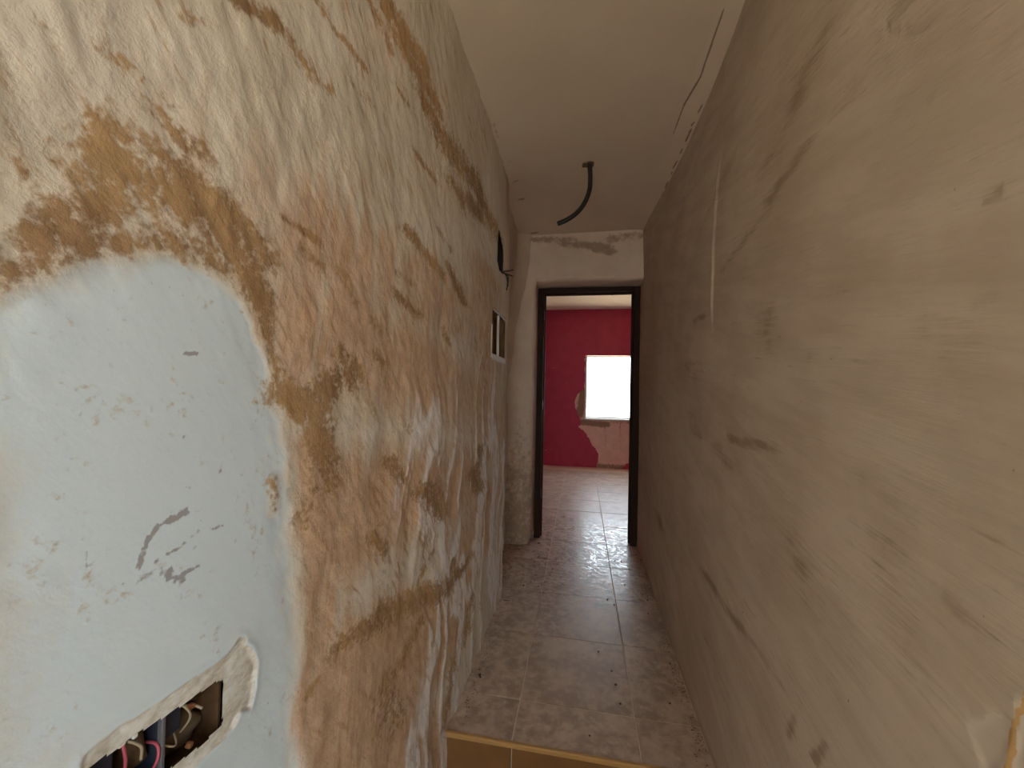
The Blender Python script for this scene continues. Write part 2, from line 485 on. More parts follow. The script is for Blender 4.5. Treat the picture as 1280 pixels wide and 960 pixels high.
M_BLACK = simple('black_pvc', (0.012, 0.011, 0.011), (0.022, 0.02, 0.019), 60, 0.5)
M_BLUE = simple('dark_blue_plastic', (0.010, 0.014, 0.028), (0.03, 0.035, 0.05), 60, 0.45)
M_RIM = simple('grey_plastic_rim', (0.07, 0.07, 0.085), (0.13, 0.125, 0.13), 80, 0.5)
M_CLAY = simple('brown_clay_infill', (0.12, 0.058, 0.02), (0.03, 0.016, 0.008), 55, 0.85, 0, 0.9)
M_CLAYL = simple('brown_mortar', (0.20, 0.14, 0.08), (0.12, 0.08, 0.045), 70, 0.9, 0, 0.7)
M_PINK = simple('pink_wire_sheath', (0.45, 0.09, 0.13), (0.32, 0.06, 0.09), 60, 0.45)
M_BEIGE = simple('dusty_beige_wire_sheath', (0.36, 0.29, 0.20), (0.24, 0.19, 0.13), 60, 0.6)
M_WHITE = simple('white_connector_plastic', (0.75, 0.74, 0.70), (0.6, 0.58, 0.54), 60, 0.5)
M_PWHITE = simple('white_gypsum', (0.80, 0.78, 0.74), (0.68, 0.64, 0.58), 60, 0.9, 0, 0.5)
M_DARKBOX = simple('near_black_plastic', (0.015, 0.013, 0.012), (0.03, 0.024, 0.02), 50, 0.8)  # near-black lining of the upper wall box
M_WOOD = simple('bare_brown_block', (0.24, 0.14, 0.07), (0.13, 0.075, 0.035), 30, 0.85)
M_ALU = simple('dull_aluminium', (0.60, 0.59, 0.57), (0.50, 0.49, 0.47), 40, 0.4, 0.8)
M_CRUMB = simple('dark_crumb', (0.07, 0.05, 0.035), (0.13, 0.095, 0.07), 200, 0.95)
M_GROUND = simple('sandy_ground', (0.60, 0.52, 0.41), (0.52, 0.44, 0.34), 3, 0.95)
M_CONC = simple('landing_screed', (0.40, 0.33, 0.26), (0.32, 0.25, 0.19), 6, 0.7)

# ------------------------------------------------------------------ mesh helpers
def obj(name, me, mat, parent=None):
    o = bpy.data.objects.new(name, me); COL.objects.link(o)
    if mat is not None and not me.materials: me.materials.append(mat)
    if parent: o.parent = parent
    return o
def tag(o, label, cat, group=None):
    o['label'] = label; o['category'] = cat
    if group: o['group'] = group
    return o
def struct(o, label=None, cat=None):
    o['kind'] = 'structure'
    if label: o['label'] = label
    if cat: o['category'] = cat
    return o
def empty(name, loc):
    o = bpy.data.objects.new(name, None); COL.objects.link(o); o.location = loc; o.empty_display_size = 0.05; return o
def smooth(me):
    me.polygons.foreach_set('use_smooth', np.ones(len(me.polygons), bool)); return me
def grid_mesh(name, P, attrs=None, keep=None, flip=False):
    """P: (nu, nv, 3) points; keep: (nu-1, nv-1) bool."""
    nu, nv = P.shape[:2]
    idx = np.arange(nu * nv).reshape(nu, nv)
    q = np.stack([idx[:-1, :-1], idx[1:, :-1], idx[1:, 1:], idx[:-1, 1:]], -1)
    if flip: q = q[..., ::-1]
    q = q[keep] if keep is not None else q.reshape(-1, 4)
    me = bpy.data.meshes.new(name)
    me.vertices.add(nu * nv); me.vertices.foreach_set('co', P.reshape(-1).astype(np.float32))
    n = len(q)
    me.loops.add(n * 4); me.loops.foreach_set('vertex_index', q.reshape(-1).astype(np.int32))
    me.polygons.add(n); me.polygons.foreach_set('loop_start', np.arange(n, dtype=np.int32) * 4)
    for k, v in (attrs or {}).items():
        a = me.attributes.new(k, 'FLOAT', 'POINT'); a.data.foreach_set('value', v.reshape(-1).astype(np.float32))
    me.update(calc_edges=True); me.validate()
    return smooth(me)
def box_bm(bm, lo, hi, bev=0.0):
    lo, hi = Vector(lo), Vector(hi)
    r = bmesh.ops.create_cube(bm, size=1, matrix=Matrix.Translation((lo + hi) / 2) @ Matrix.Diagonal((*(hi - lo), 1)))
    if bev > 0:
        es = list({e for v in r['verts'] for e in v.link_edges})
        bmesh.ops.bevel(bm, geom=es, offset=bev, segments=1, affect='EDGES')
def boxes(name, lst, mat, parent=None, bev=0.0):
    bm = bmesh.new()
    for lo, hi in lst: box_bm(bm, lo, hi, bev)
    me = bpy.data.meshes.new(name); bm.to_mesh(me); bm.free()
    return obj(name, me, mat, parent)
def catmull(pts, n=8):
    pts = [Vector(p) for p in pts]; P = [pts[0] * 2 - pts[1]] + pts + [pts[-1] * 2 - pts[-2]]; out = []
    for i in range(1, len(P) - 2):
        for k in range(n):
            t = k / n; a, b, c, d = P[i - 1:i + 3]
            out.append(0.5 * ((2 * b) + (c - a) * t + (2 * a - 5 * b + 4 * c - d) * t * t + (3 * b - a - 3 * c + d) * t ** 3))
    return out + [pts[-1]]
def tube(name, pts, r, mat, parent=None, seg=10, n=8, hollow=0.0):
    path = catmull(pts, n); V = []; F = []
    t0 = (path[1] - path[0]).normalized()
    ref = t0.orthogonal().normalized()
    for i, p in enumerate(path):
        t = (path[min(i + 1, len(path) - 1)] - path[max(i - 1, 0)]).normalized()
        ref = (ref - t * ref.dot(t)).normalized(); b = t.cross(ref)
        for k in range(seg):
            a = 2 * math.pi * k / seg
            V.append(p + (ref * math.cos(a) + b * math.sin(a)) * r)
    m = len(path)
    for i in range(m - 1):
        for k in range(seg):
            F.append((i * seg + k, i * seg + (k + 1) % seg, (i + 1) * seg + (k + 1) % seg, (i + 1) * seg + k))
    if hollow > 0:      # an open, hollow mouth at the free end
        b0 = (m - 1) * seg; c = path[-1]; t = (path[-1] - path[-2]).normalized()
        V += [c + (V[b0 + k] - c) * hollow for k in range(seg)]
        V += [c + (V[b0 + k] - c) * hollow - t * r * 2.5 for k in range(seg)]
        i1 = m * seg; i2 = i1 + seg
        for k in range(seg):
            k2 = (k + 1) % seg
            F.append((b0 + k, b0 + k2, i1 + k2, i1 + k)); F.append((i1 + k, i1 + k2, i2 + k2, i2 + k))
        F.append(tuple(range(i2, i2 + seg)))
    else:
        F.append(tuple(range((m - 1) * seg, m * seg)))
    F.append(tuple(reversed(range(seg))))
    me = bpy.data.meshes.new(name); me.from_pydata([tuple(v) for v in V], [], F); smooth(me)
    return obj(name, me, mat, parent)

CZ = 2.44          # corridor ceiling height
DW = 3.12          # face of the doorway wall
LX, RX = -0.44, 0.45
# openings cut into the left wall
HOLE_A = L_BOX
HOLE_B = [(2.03, 2.045), (2.005, 1.99), (2.0, 1.87), (2.06, 1.835), (2.15, 1.84), (2.165, 1.93), (2.16, 1.97), (2.10, 2.0)]
HOLE_C = [(1.92, 1.605), (1.92, 1.385), (2.25, 1.385), (2.25, 1.60)]

# ------------------------------------------------------------------ left wall
def left_wall():
    s = spaced((-3.1, 0.15, 0.05), (0.15, 0.6, 0.0025), (0.6, 1.2, 0.0048), (1.2, 2.315, 0.0075), (2.315, 2.60, 0.006))
    z = spaced((-0.19, 0.70, 0.0075), (0.70, 0.90, 0.0026), (0.90, 1.5, 0.0042), (1.5, CZ + 0.03, 0.0065))
    S, Z = np.meshgrid(s, z, indexing='ij')
    och = strokes(S, Z, L_OCHRE, 0.0, 1.55); tn = strokes(S, Z, L_TAN, 0.2, 1.5); dC = polydist(S, Z, L_CLEAN) * np.where(inpoly(S, Z, L_CLEAN), 1, -1)
    wd = 0.02 + 0.03 * sst(1.2, 1.0, Z) + 0.05 * sst(0.38, 0.28, S)
    cl = sst(-1, 1, (dC + 0.022 * fbm(S * 12, Z * 12, 5, 71)) / wd)
    cls = sst(-0.06, 0.08, dC)
    dk = strokes(S, Z, L_DARK, 0.5, 1.1)
    tn = np.maximum(tn, sst(2.0, 2.3, S) * 0.6)
    tn = tn * (1 - cl)
    cl = cl * (1 - 0.8 * np.clip(och, 0, 1))
    inK = inpoly(S, Z, L_CHIP); dK = polydist(S, Z, L_CHIP)
    chip = np.where(inK, 1.0, 0.0)
    rough = 1 - 0.9 * cls
    d = 0.011 * fbm(S * 2.2, Z * 2.2, 2, 1)
    w1 = fbm(S * 3, Z * 3, 2, 5) * 0.5
    d += 0.0068 * rough * fbm(S * 8 + Z * 2.5 + w1 * 1.6, Z * 8 - S * 2 + w1, 4, 2)
    d += 0.0030 * rough * fbm(S * 34 + Z * 16, Z * 22, 3, 3)
    far = sst(0.55, 1.25, S)
    low = sst(1.75, 0.95, Z)
    wob = 0.25 * fbm(S * 2, Z * 2.5, 2, 8)
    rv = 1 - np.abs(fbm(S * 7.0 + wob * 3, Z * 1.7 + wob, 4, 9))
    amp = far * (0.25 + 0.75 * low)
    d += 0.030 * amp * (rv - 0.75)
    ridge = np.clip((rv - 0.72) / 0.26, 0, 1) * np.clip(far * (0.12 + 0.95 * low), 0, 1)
    d0 = d
    dchip = np.where(inK, -0.0028 * sst(0, 0.004, dK), 0.0010 * sst(0.012, 0.0, dK)) + np.where(inK, 0.0012 * fbm(S * 90, Z * 120, 2, 4), 0)
    for H, k in ((HOLE_A, 0.08), (HOLE_B, 0.10), (HOLE_C, 0.10)):
        dh = polydist(S, Z, H); d0 = d0 * (sst(0.0, k, dh) * 0.8 + 0.2)
    d = d0 + dchip
    keep = np.ones((len(s) - 1, len(z) - 1), bool)
    sc = (s[:-1] + s[1:]) / 2; zc = (z[:-1] + z[1:]) / 2
    SCc, ZCc = np.meshgrid(sc, zc, indexing='ij')
    for H in (HOLE_A, HOLE_B, HOLE_C): keep &= ~inpoly(SCc, ZCc, H)
    # the wall stops at y = 2.33 and turns away to the left round a blunt corner
    r = 0.02; s0 = 2.315; arc = r * math.pi / 2
    a = np.clip((S - s0) / arc, 0, 1) * math.pi / 2; rest = np.maximum(S - s0 - arc, 0)
    bx = LX - r + r * np.cos(a) - rest; by = np.minimum(S, s0) + r * np.sin(a)
    nx = np.cos(a); ny = np.sin(a)
    P = np.stack([bx + nx * d, by + ny * d, Z], -1)
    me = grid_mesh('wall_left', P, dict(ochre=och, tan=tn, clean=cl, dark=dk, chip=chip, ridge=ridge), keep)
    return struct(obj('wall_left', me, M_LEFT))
left_wall()

# ------------------------------------------------------------------ right wall
def right_wall():
    s = spaced((0.15, 0.42, 0.02), (0.42, 0.8, 0.004), (0.8, 1.6, 0.008), (1.6, 3.34, 0.014))
    z = spaced((-0.19, 0.75, 0.012), (0.75, 0.95, 0.0045), (0.95, CZ + 0.02, 0.009))
    S, Z = np.meshgrid(s, z, indexing='ij')
    dk = strokes(S, Z, R_DARK, -0.2, 1.9) * (0.75 + 0.6 * fbm(S * 9, Z * 16, 4, 25)); pl = strokes(S, Z, R_PALE, 0.2, 1.4); oc = strokes(S, Z, R_ORANGE, 0.5, 1.2)
    inK = inpoly(S, Z, R_PEEL); dK = polydist(S, Z, R_PEEL)
    # broken edge of the wall low down at the opening
    brk = (S < 0.512 - 0.012 * sst(0.8, 0.9, Z)) & (Z < 0.9)
    chip = np.maximum(inK.astype(float), brk * 1.0)
    # darker line where the wall meets the tiles
    dk = np.maximum(dk, 0.35 * sst(0.05, 0.0, Z))
    d = 0.007 * fbm(S * 1.8, Z * 1.8, 2, 21) + 0.0020 * fbm(S * 4, Z * 14, 4, 22)
    d += np.where(inK, -0.0016 * sst(0, 0.003, dK), 0.0004 * sst(0.01, 0, dK)) + np.where(brk, -0.003, 0)
    # upright trowel ridge
    d += 0.006 * np.exp(-((S - 1.51) / 0.010) ** 2) * sst(1.40, 1.5, Z) * sst(2.1, 1.95, Z)
    # flake edge high up near the opening
    d += -0.004 * np.exp(-(polydist(S, Z, R_CRACK + R_CRACK[::-1]) / 0.003) ** 2)
    bulge = 0.045 * sst(1.7, 2.40, Z) * np.exp(-((S - 1.85) / 0.75) ** 2) - 0.010 * sst(2.0, 2.44, Z) * sst(2.5, 3.1, S)
    P = np.stack([RX + bulge - d, S, Z], -1)
    me = grid_mesh('wall_right', P, dict(dark=dk, pale=pl, chip=chip, ochre=oc), None, True)
    return struct(obj('wall_right', me, M_RIGHT))
right_wall()

# ------------------------------------------------------------------ corridor ceiling
def ceiling():
    x = spaced((-0.75, 0.39, 0.018), (0.39, 0.51, 0.003), (0.51, 0.75, 0.03)); y = spaced((-3.1, 1.0, 0.1), (1.0, 3.2, 0.018))
    X, Y = np.meshgrid(x, y, indexing='ij')
    d = 0.006 * fbm(X * 2, Y * 2, 3, 31) - 0.02 * sst(0.40, 0.50, X)
    rc = random.Random(3); CRK = []
    yq = 1.78
    while yq < 3.0:                      # broken black gap along the wall head
        ln = rc.uniform(0.015, 0.09); xq = float(np.interp(yq, [1.7, 2.05, 2.4, 2.9, 3.1], [0.479, 0.474, 0.467, 0.456, 0.435]))
        CRK.append((xq, yq, xq - 0.002 + rc.uniform(-0.003, 0.003), yq + ln, rc.uniform(0.0025, 0.006), 0.012, rc.uniform(0.5, 1))); yq += ln + rc.uniform(0.01, 0.10)
    dk = strokes(X, Y, [(0.426, 1.36, 0.433, 1.63, 0.0035, 0.02, 0.9), (0.433, 1.63, 0.410, 1.78, 0.0035, 0.02, 0.9), (0.410, 1.78, 0.409, 1.97, 0.0035, 0.03, 0.6),
                        *CRK,
                        (-0.425, 1.8, -0.41, 2.1, 0.006, 0.03, 0.35), (-0.39, 2.30, -0.42, 2.31, 0.02, 0.02, 0.55),
                        (-0.385, 2.52, -0.42, 2.53, 0.02, 0.02, 0.5), (-0.36, 3.07, -0.40, 3.08, 0.03, 0.02, 0.5),
                        (0.0, 2.17, 0.025, 2.17, 0.03, 0.025, 0.5)], 0.2, 1.3)
    xc = (x[:-1] + x[1:]) / 2; yc = (y[:-1] + y[1:]) / 2
    XC, YC = np.meshgrid(xc, yc, indexing='ij')
    keep = np.hypot(XC - 0.012, (YC - 2.18)) > 0.019
    me = grid_mesh('ceiling', np.stack([X, Y, CZ + d], -1), dict(dark=dk), keep, True)
    return struct(obj('ceiling', me, M_CEIL))
ceiling()
o = boxes('ceiling_slab', [((-0.95, -3.2, CZ + 0.06), (1.0, 3.42, CZ + 0.2))], M_OUT); struct(o)

# ------------------------------------------------------------------ recess behind the end of the left wall, and the doorway wall
def recess():
    y = spaced((2.30, 3.20, 0.02)); z = spaced((-0.02, CZ + 0.02, 0.03))
    Y, Z = np.meshgrid(y, z, indexing='ij')
    X = -0.66 + 0.155 * sst(1.2, 2.45, Z) + 0.02 * fbm(Y * 3, Z * 3, 3, 41)
    X = X + 0.10 * sst(2.98, 3.14, Y) ** 2        # rounded into the doorway wall
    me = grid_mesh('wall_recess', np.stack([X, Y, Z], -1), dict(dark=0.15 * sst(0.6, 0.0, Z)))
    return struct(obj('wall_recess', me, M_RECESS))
recess()
def doorway_wall():
    # pier to the left of the door: plan profile swept upwards
    r = 0.035
    prof = [(x, DW) for x in np.linspace(-0.72, -0.372 - r, 26)]
    prof += [(-0.372 - r + r * math.sin(a), DW + r - r * math.cos(a)) for a in np.linspace(0.1, math.pi / 2, 8)]
    prof += [(-0.372, y) for y in np.linspace(DW + r + 0.02, 3.42, 14)]
    prof = np.array(prof)
    z = spaced((-0.01, CZ + 0.02, 0.016))
    nx = np.gradient(prof[:, 1]); ny = -np.gradient(prof[:, 0]); L = np.hypot(nx, ny); nx /= L; ny /= L
    PX = np.repeat(prof[:, :1], len(z), 1); PY = np.repeat(prof[:, 1:], len(z), 1); Z = np.repeat(z[None], len(prof), 0)
    u = np.cumsum(np.r_[0, np.hypot(*np.diff(prof, axis=0).T)])[:, None] + 0 * Z
    d = 0.012 * fbm(u * 4, Z * 4, 3, 51) + 0.004 * fbm(u * 16, Z * 16, 3, 52)
    d *= np.where(Z > 2.02, 1, 1) * sst(3.30, 3.2, PY)
    d -= 0.02 * sst(0.06, 0.0, Z) * sst(-0.46, -0.39, PX)
    P = np.stack([PX + nx[:, None] * d, PY + ny[:, None] * d, Z], -1)
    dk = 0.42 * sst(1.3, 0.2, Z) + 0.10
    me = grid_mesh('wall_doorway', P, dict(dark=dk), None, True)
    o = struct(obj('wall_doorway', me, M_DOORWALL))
    # lintel over the door: section swept across
    r = 0.04; zb = 2.066
    prof = [(DW, zz) for zz in np.linspace(CZ + 0.03, zb + r, 24)]
    prof += [(DW + r - r * math.cos(a), zb + r - r * math.sin(a)) for a in np.linspace(0.1, math.pi / 2, 8)]
    prof += [(y, zb) for y in np.linspace(DW + r + 0.02, 3.42, 14)]
    prof = np.array(prof); x = spaced((-0.56, 0.52, 0.016))
    ny = np.gradient(prof[:, 1]); nz = -np.gradient(prof[:, 0]); L = np.hypot(ny, nz); ny /= L; nz /= L
    PY = np.repeat(prof[:, :1], len(x), 1); PZ = np.repeat(prof[:, 1:], len(x), 1); X = np.repeat(x[None], len(prof), 0)
    u = np.cumsum(np.r_[0, np.hypot(*np.diff(prof, axis=0).T)])[:, None] + 0 * X
    d = (0.010 * fbm(X * 4, u * 4, 3, 55) + 0.004 * fbm(X * 16, u * 16, 3, 56)) * sst(3.3, 3.2, PY)
    P = np.stack([X, PY + ny[:, None] * d, PZ + nz[:, None] * d], -1)
    dk = strokes(X, PZ, [(-0.42, 2.40, -0.1, 2.39, 0.05, 0.03, 0.55), (-0.15, 2.36, 0.15, 2.32, 0.08, 0.035, 0.6), (0.1, 2.31, 0.2, 2.28, 0.06, 0.03, 0.6), (0.2, 2.38, 0.42, 2.40, 0.06, 0.04, 0.5)], 0.2, 1.6)
    me = grid_mesh('lintel', P, dict(dark=dk))
    obj('lintel', me, M_DOORWALL, o)
doorway_wall()

# ------------------------------------------------------------------ door frame
door = struct(empty('door_1', (0.045, 3.315, 0)), 'narrow dark brown door frame without a leaf, red room beyond', 'door')
def frame_part(name, lst, parent, bev=0.004):
    o = boxes(name, lst, M_FRAME, None, bev)
    o.parent = parent; o.matrix_parent_inverse = Matrix.Translation(-parent.location); return o
jl = frame_part('jamb', [((-0.366, 3.29, 0), (-0.318, 3.36, 2.058)), ((-0.335, 3.345, 0), (-0.306, 3.375, 2.04))], door)
jr = frame_part('jamb', [((0.402, 3.29, 0), (0.456, 3.36, 2.058)), ((0.388, 3.345, 0), (0.43, 3.375, 2.04))], door)
hd = frame_part('head', [((-0.3185, 3.29, 2.020), (0.4025, 3.36, 2.0585)), ((-0.306, 3.345, 2.008), (0.388, 3.375, 2.035))], door)
for hz in (0.32, 1.05, 1.80):
    h = boxes('hinge_leaf', [((-0.3185, 3.30, hz), (-0.3135, 3.335, hz + 0.075))], M_BLACK, None, 0.001)
    h.parent = jl
k = boxes('latch_stub', [((0.222, 3.292, 1.99), (0.229, 3.30, 2.022)), ((0.235, 3.292, 2.0), (0.24, 3.30, 2.022))], M_FRAME)
k.parent = hd

# ------------------------------------------------------------------ floor, tile by tile
fl = struct(boxes('floor', [((-0.72, 1.385, -0.18), (0.53, 3.42, -0.0022)), ((-2.1, 3.42, -0.18), (2.1, 6.9, -0.0022))], M_GROUT))
TILES = {}
def tile(x0, x1, y0, y1, jit):
    g = 0.0016
    key = (round(x1 - x0, 3), round(y1 - y0, 3))
    if key not in TILES:
        bm = bmesh.new(); w, h = key[0] / 2 - g, key[1] / 2 - g
        c = 0.0015; t = []
        lv = [bm.verts.new((sx * w, sy * h, -0.008)) for sx, sy in ((-1, -1), (1, -1), (1, 1), (-1, 1))]
        mv = [bm.verts.new((sx * w, sy * h, -c)) for sx, sy in ((-1, -1), (1, -1), (1, 1), (-1, 1))]
        tv = [bm.verts.new((sx * (w - c), sy * (h - c), 0)) for sx, sy in ((-1, -1), (1, -1), (1, 1), (-1, 1))]
        for a, b in ((lv, mv), (mv, tv)):
            for i in range(4): bm.faces.new((a[i], a[(i + 1) % 4], b[(i + 1) % 4], b[i]))
        bm.faces.new(tv)
        me = bpy.data.meshes.new('floor_tile'); bm.to_mesh(me); bm.free(); me.materials.append(M_TILE); TILES[key] = me
    o = bpy.data.objects.new('floor_tile', TILES[key]); COL.objects.link(o); o.parent = fl
    o.location = ((x0 + x1) / 2, (y0 + y1) / 2, random.uniform(-0.0008, 0.0006))
    o.rotation_euler = (random.gauss(0, jit), random.gauss(0, jit), random.gauss(0, jit * 0.4))
TW = 0.430
ys = [1.378, 1.567] + [1.567 + 0.428 * k for k in range(1, 12)]
for j in range(len(ys) - 1):
    y0, y1 = ys[j], ys[j + 1]
    xs = [(-0.214, 0.216)]
    if y1 < 3.35:
        xs += [(-0.470 if y1 < 2.3 else -0.644, -0.214), (0.216, 0.462)]
    else:
        xs += [(-0.214 - TW * (k + 1), -0.214 - TW * k) for k in range(4)] + [(0.216 + TW * k, 0.216 + TW * (k + 1)) for k in range(4)]
    if y0 < 6.6:
        for a, b in xs: tile(a, b, y0, min(y1, 6.60), 0.0022)
# step down towards the camera
for x0, x1 in ((-0.46, -0.214), (-0.214, 0.216), (0.216, 0.462)):
    r_ = boxes('riser_tile', [((x0 + 0.002, 1.374, -0.178), (x1 - 0.002, 1.384, -0.014))], M_RISER, fl, 0.0015)
tr = boxes('trim_1', [((-0.465, 1.362, -0.014), (0.465, 1.3775, 0.0035))], M_NOSE, None, 0.0035); struct(tr, 'ochre nosing strip along the edge of the step', 'step trim')
struct(boxes('floor_landing', [((-0.72, -3.0, -0.30), (0.452, 1.385, -0.18))], M_CONC))

# ------------------------------------------------------------------ landing behind the camera: open to a terrace on the right
struct(boxes('wall_rear', [((-0.95, -3.2, -0.3), (-0.28, -3.0, CZ + 0.1)), ((0.32, -3.2, -0.3), (1.0, -3.0, CZ + 0.1)), ((-0.28, -3.2, -0.3), (0.32, -3.0, 0.85)), ((-0.28, -3.2, 2.15), (0.32, -3.0, CZ + 0.1))], M_OUT))  # rear opening is made up, out of view, to light lintel and floor
struct(boxes('wall_left_core', [((-0.95, -3.0, -0.3), (-0.72, 3.374, CZ + 0.06))], M_OUT))
struct(boxes('wall_terrace', [((0.452, -3.0, -0.3), (0.70, -2.3, CZ + 0.1)), ((0.452, -2.3, 2.20), (0.70, -0.72, CZ + 0.1)), ((0.452, -0.72, -0.3), (0.70, 0.36, CZ + 0.1)), ((0.53, 0.36, -0.3), (0.70, 3.40, CZ + 0.1))], M_OUT))
struct(boxes('ground', [((-30, -30, -0.42), (30, 30, -0.32))], M_GROUND))

# ------------------------------------------------------------------ the red room
RW = 6.60
WX0, WX1, WZ0, WZ1 = 0.075, 1.50, 0.79, 1.805
def room():
    x = spaced((-2.0, WX0, 0.02), (WX0, WX1, 0.02), (WX1, 1.95, 0.04)); z = spaced((-0.01, WZ0, 0.02), (WZ0, WZ1, 0.02), (WZ1, 2.57, 0.04))
    X, Z = np.meshgrid(x, z, indexing='ij')
    dk = strokes(X, Z, [(-0.02, 0.85, 0.03, 1.2, 0.07, 0.08, 0.75), (0.0, 0.72, 0.4, 0.70, 0.08, 0.055, 0.75), (0.3, 0.02, 0.75, 0.02, 0.08, 0.06, 0.6),
                        (0.38, 0.65, 0.40, 0.35, 0.015, 0.05, 0.4), (0.62, 0.7, 0.63, 0.3, 0.015, 0.05, 0.4), (0.5, 0.75, 0.8, 0.74, 0.06, 0.03, 0.4)], 0.3, 1.4)
    d = 0.006 * fbm(X * 6, Z * 6, 4, 61) - 0.02 * strokes(X, Z, [(-0.03, 0.9, 0.03, 1.18, 0.07, 0.08, 1)])
    keep = np.ones((len(x) - 1, len(z) - 1), bool)
    xc = (x[:-1] + x[1:]) / 2; zc = (z[:-1] + z[1:]) / 2
    XC, ZC = np.meshgrid(xc, zc, indexing='ij')
    keep &= ~((XC > WX0) & (XC < WX1) & (ZC > WZ0) & (ZC < WZ1))
    me = grid_mesh('wall_back', np.stack([X, RW - d, Z], -1), dict(dark=dk), keep)
    wb = struct(obj('wall_back', me, M_BARE))
    # coat of red paint and skim, broken away below and beside the window
    out = [(-2.0, 0), (0.262, 0.0), (0.27, 0.05), (0.28, 0.12), (0.288, 0.224), (0.262, 0.27), (0.238, 0.313), (0.20, 0.34), (0.174, 0.378), (0.14, 0.45), (0.10, 0.512),
           (0.042, 0.59), (0.0, 0.61), (-0.038, 0.644), (-0.01, 0.67), (0.0, 0.70), (-0.012, 0.76), (-0.03, 0.82), (-0.06, 0.88), (-0.09, 0.94), (-0.105, 1.022), (-0.092, 1.11), (-0.055, 1.18),
           (-0.01, 1.225), (0.045, 1.258), (0.055, 1.4), (0.045, 1.55), (0.058, 1.68), (0.03, 1.74), (0.05, 1.80), (WX0 - 0.002, WZ1 + 0.004), (WX1, WZ1 + 0.004), (WX1 + 0.02, 1.2), (WX1 + 0.05, 0.8), (1.35, 0.5), (1.1, 0.2),
           (0.80, 0.11), (0.72, 0.09), (0.70, 0.045), (0.66, 0.02), (0.655, 0.0), (1.95, 0), (1.95, 2.57), (-2.0, 2.57)]
    jag = []; rj = random.Random(8)
    for i, (a, b) in enumerate(out):
        jag.append((a, b))
        if 1 <= i < 29 or 34 <= i < 39:
            a2, b2 = out[i + 1]
            for t in (0.33, 0.66): jag.append((a + (a2 - a) * t + rj.uniform(-0.009, 0.009), max(0.001, b + (b2 - b) * t + rj.uniform(-0.009, 0.009))))
    out = jag
    y1 = RW - 0.012
    bm = bmesh.new(); vs = [bm.verts.new((a, y1, b)) for a, b in out]
    f = bm.faces.new(vs); f.normal_update(); bmesh.ops.triangulate(bm, faces=[f])
    r = bmesh.ops.extrude_face_region(bm, geom=bm.faces[:])
    bmesh.ops.translate(bm, verts=[v for v in r['geom'] if isinstance(v, bmesh.types.BMVert)], vec=(0, 0.02, 0))
    bmesh.ops.recalc_face_normals(bm, faces=bm.faces[:])
    me = bpy.data.meshes.new('red_paint_coat'); bm.to_mesh(me); bm.free()
    obj('red_paint_coat', me, M_RED, wb)
    # outer leaf with the window reveal
    T = 0.24
    obj_ = boxes('outer_leaf', [((-2.2, RW + 0.03, -0.1), (WX0 - 0.02, RW + T, 2.6)), ((WX1 + 0.02, RW + 0.03, -0.1), (2.15, RW + T, 2.6)),
                                ((WX0 - 0.02, RW + 0.03, -0.1), (WX1 + 0.02, RW + T, WZ0 - 0.015)), ((WX0 - 0.02, RW + 0.03, WZ1 + 0.012), (WX1 + 0.02, RW + T, 2.6))], M_OUT, wb)
    reveal = boxes('window_reveal', [((WX0 - 0.02, RW - 0.004, WZ0), (WX0, RW + 0.2, WZ1)), ((WX1, RW - 0.004, WZ0), (WX1 + 0.02, RW + 0.2, WZ1)),
                                     ((WX0 - 0.02, RW - 0.004, WZ1), (WX1 + 0.02, RW + 0.2, WZ1 + 0.012))], M_PWHITE, wb)
    w = struct(empty('window_1', ((WX0 + WX1) / 2, RW + 0.1, WZ0)), 'blown out bright window opening with a thin dull metal rim', 'window')
    for nm, lo, hi in (('sill', (WX0 - 0.02, RW - 0.02, WZ0 - 0.022), (WX1 + 0.02, RW + 0.22, WZ0)), ('frame_rail', (WX0, RW + 0.08, WZ0), (WX1, RW + 0.12, WZ0 + 0.02)),
                       ('frame_rail', (WX0, RW + 0.08, WZ1 - 0.02), (WX1, RW + 0.12, WZ1)), ('frame_stile', (WX0, RW + 0.08, WZ0 + 0.02), (WX0 + 0.012, RW + 0.12, WZ1 - 0.02)),
                       ('frame_stile', (WX1 - 0.012, RW + 0.08, WZ0 + 0.02), (WX1, RW + 0.12, WZ1 - 0.02))):
        p = boxes(nm, [(lo, hi)], M_ALU, None, 0.002); p.parent = w; p.matrix_parent_inverse = Matrix.Translation(-w.location)
    struct(boxes('wall_room_left', [((-2.2, 3.42, -0.1), (-2.0, RW + 0.03, 2.6))], M_RED))
    struct(boxes('wall_room_right', [((1.95, 3.42, -0.1), (2.15, RW + 0.03, 2.6))], M_RED))
    struct(boxes('wall_room_front', [((-2.2, 3.375, -0.1), (-0.378, 3.42, 2.6)), ((0.458, 3.375, -0.1), (2.15, 3.42, 2.6)), ((-0.378, 3.375, 2.07), (0.458, 3.42, 2.6))], M_PWHITE))
    struct(boxes('ceiling_room', [((-2.2, 3.375, 2.555), (2.15, RW + 0.24, 2.70))], M_ROOMCEIL))
room()

# ------------------------------------------------------------------ conduit hanging out of the ceiling
c = empty('hanging_conduit', (0.021, 2.18, CZ))
def under(o, p):
    o.parent = p; o.matrix_parent_inverse = Matrix.Translation(-p.location); return o
under(tube('conduit_pipe', [(0.018, 2.185, 2.47), (0.021, 2.182, 2.439), (0.026, 2.18, 2.364), (0.022, 2.18, 2.294), (-0.001, 2.18, 2.23), (-0.038, 2.18, 2.18), (-0.089, 2.18, 2.143), (-0.145, 2.18, 2.12)], 0.0125, M_BLACK, None, 14, 10, 0.75), c)
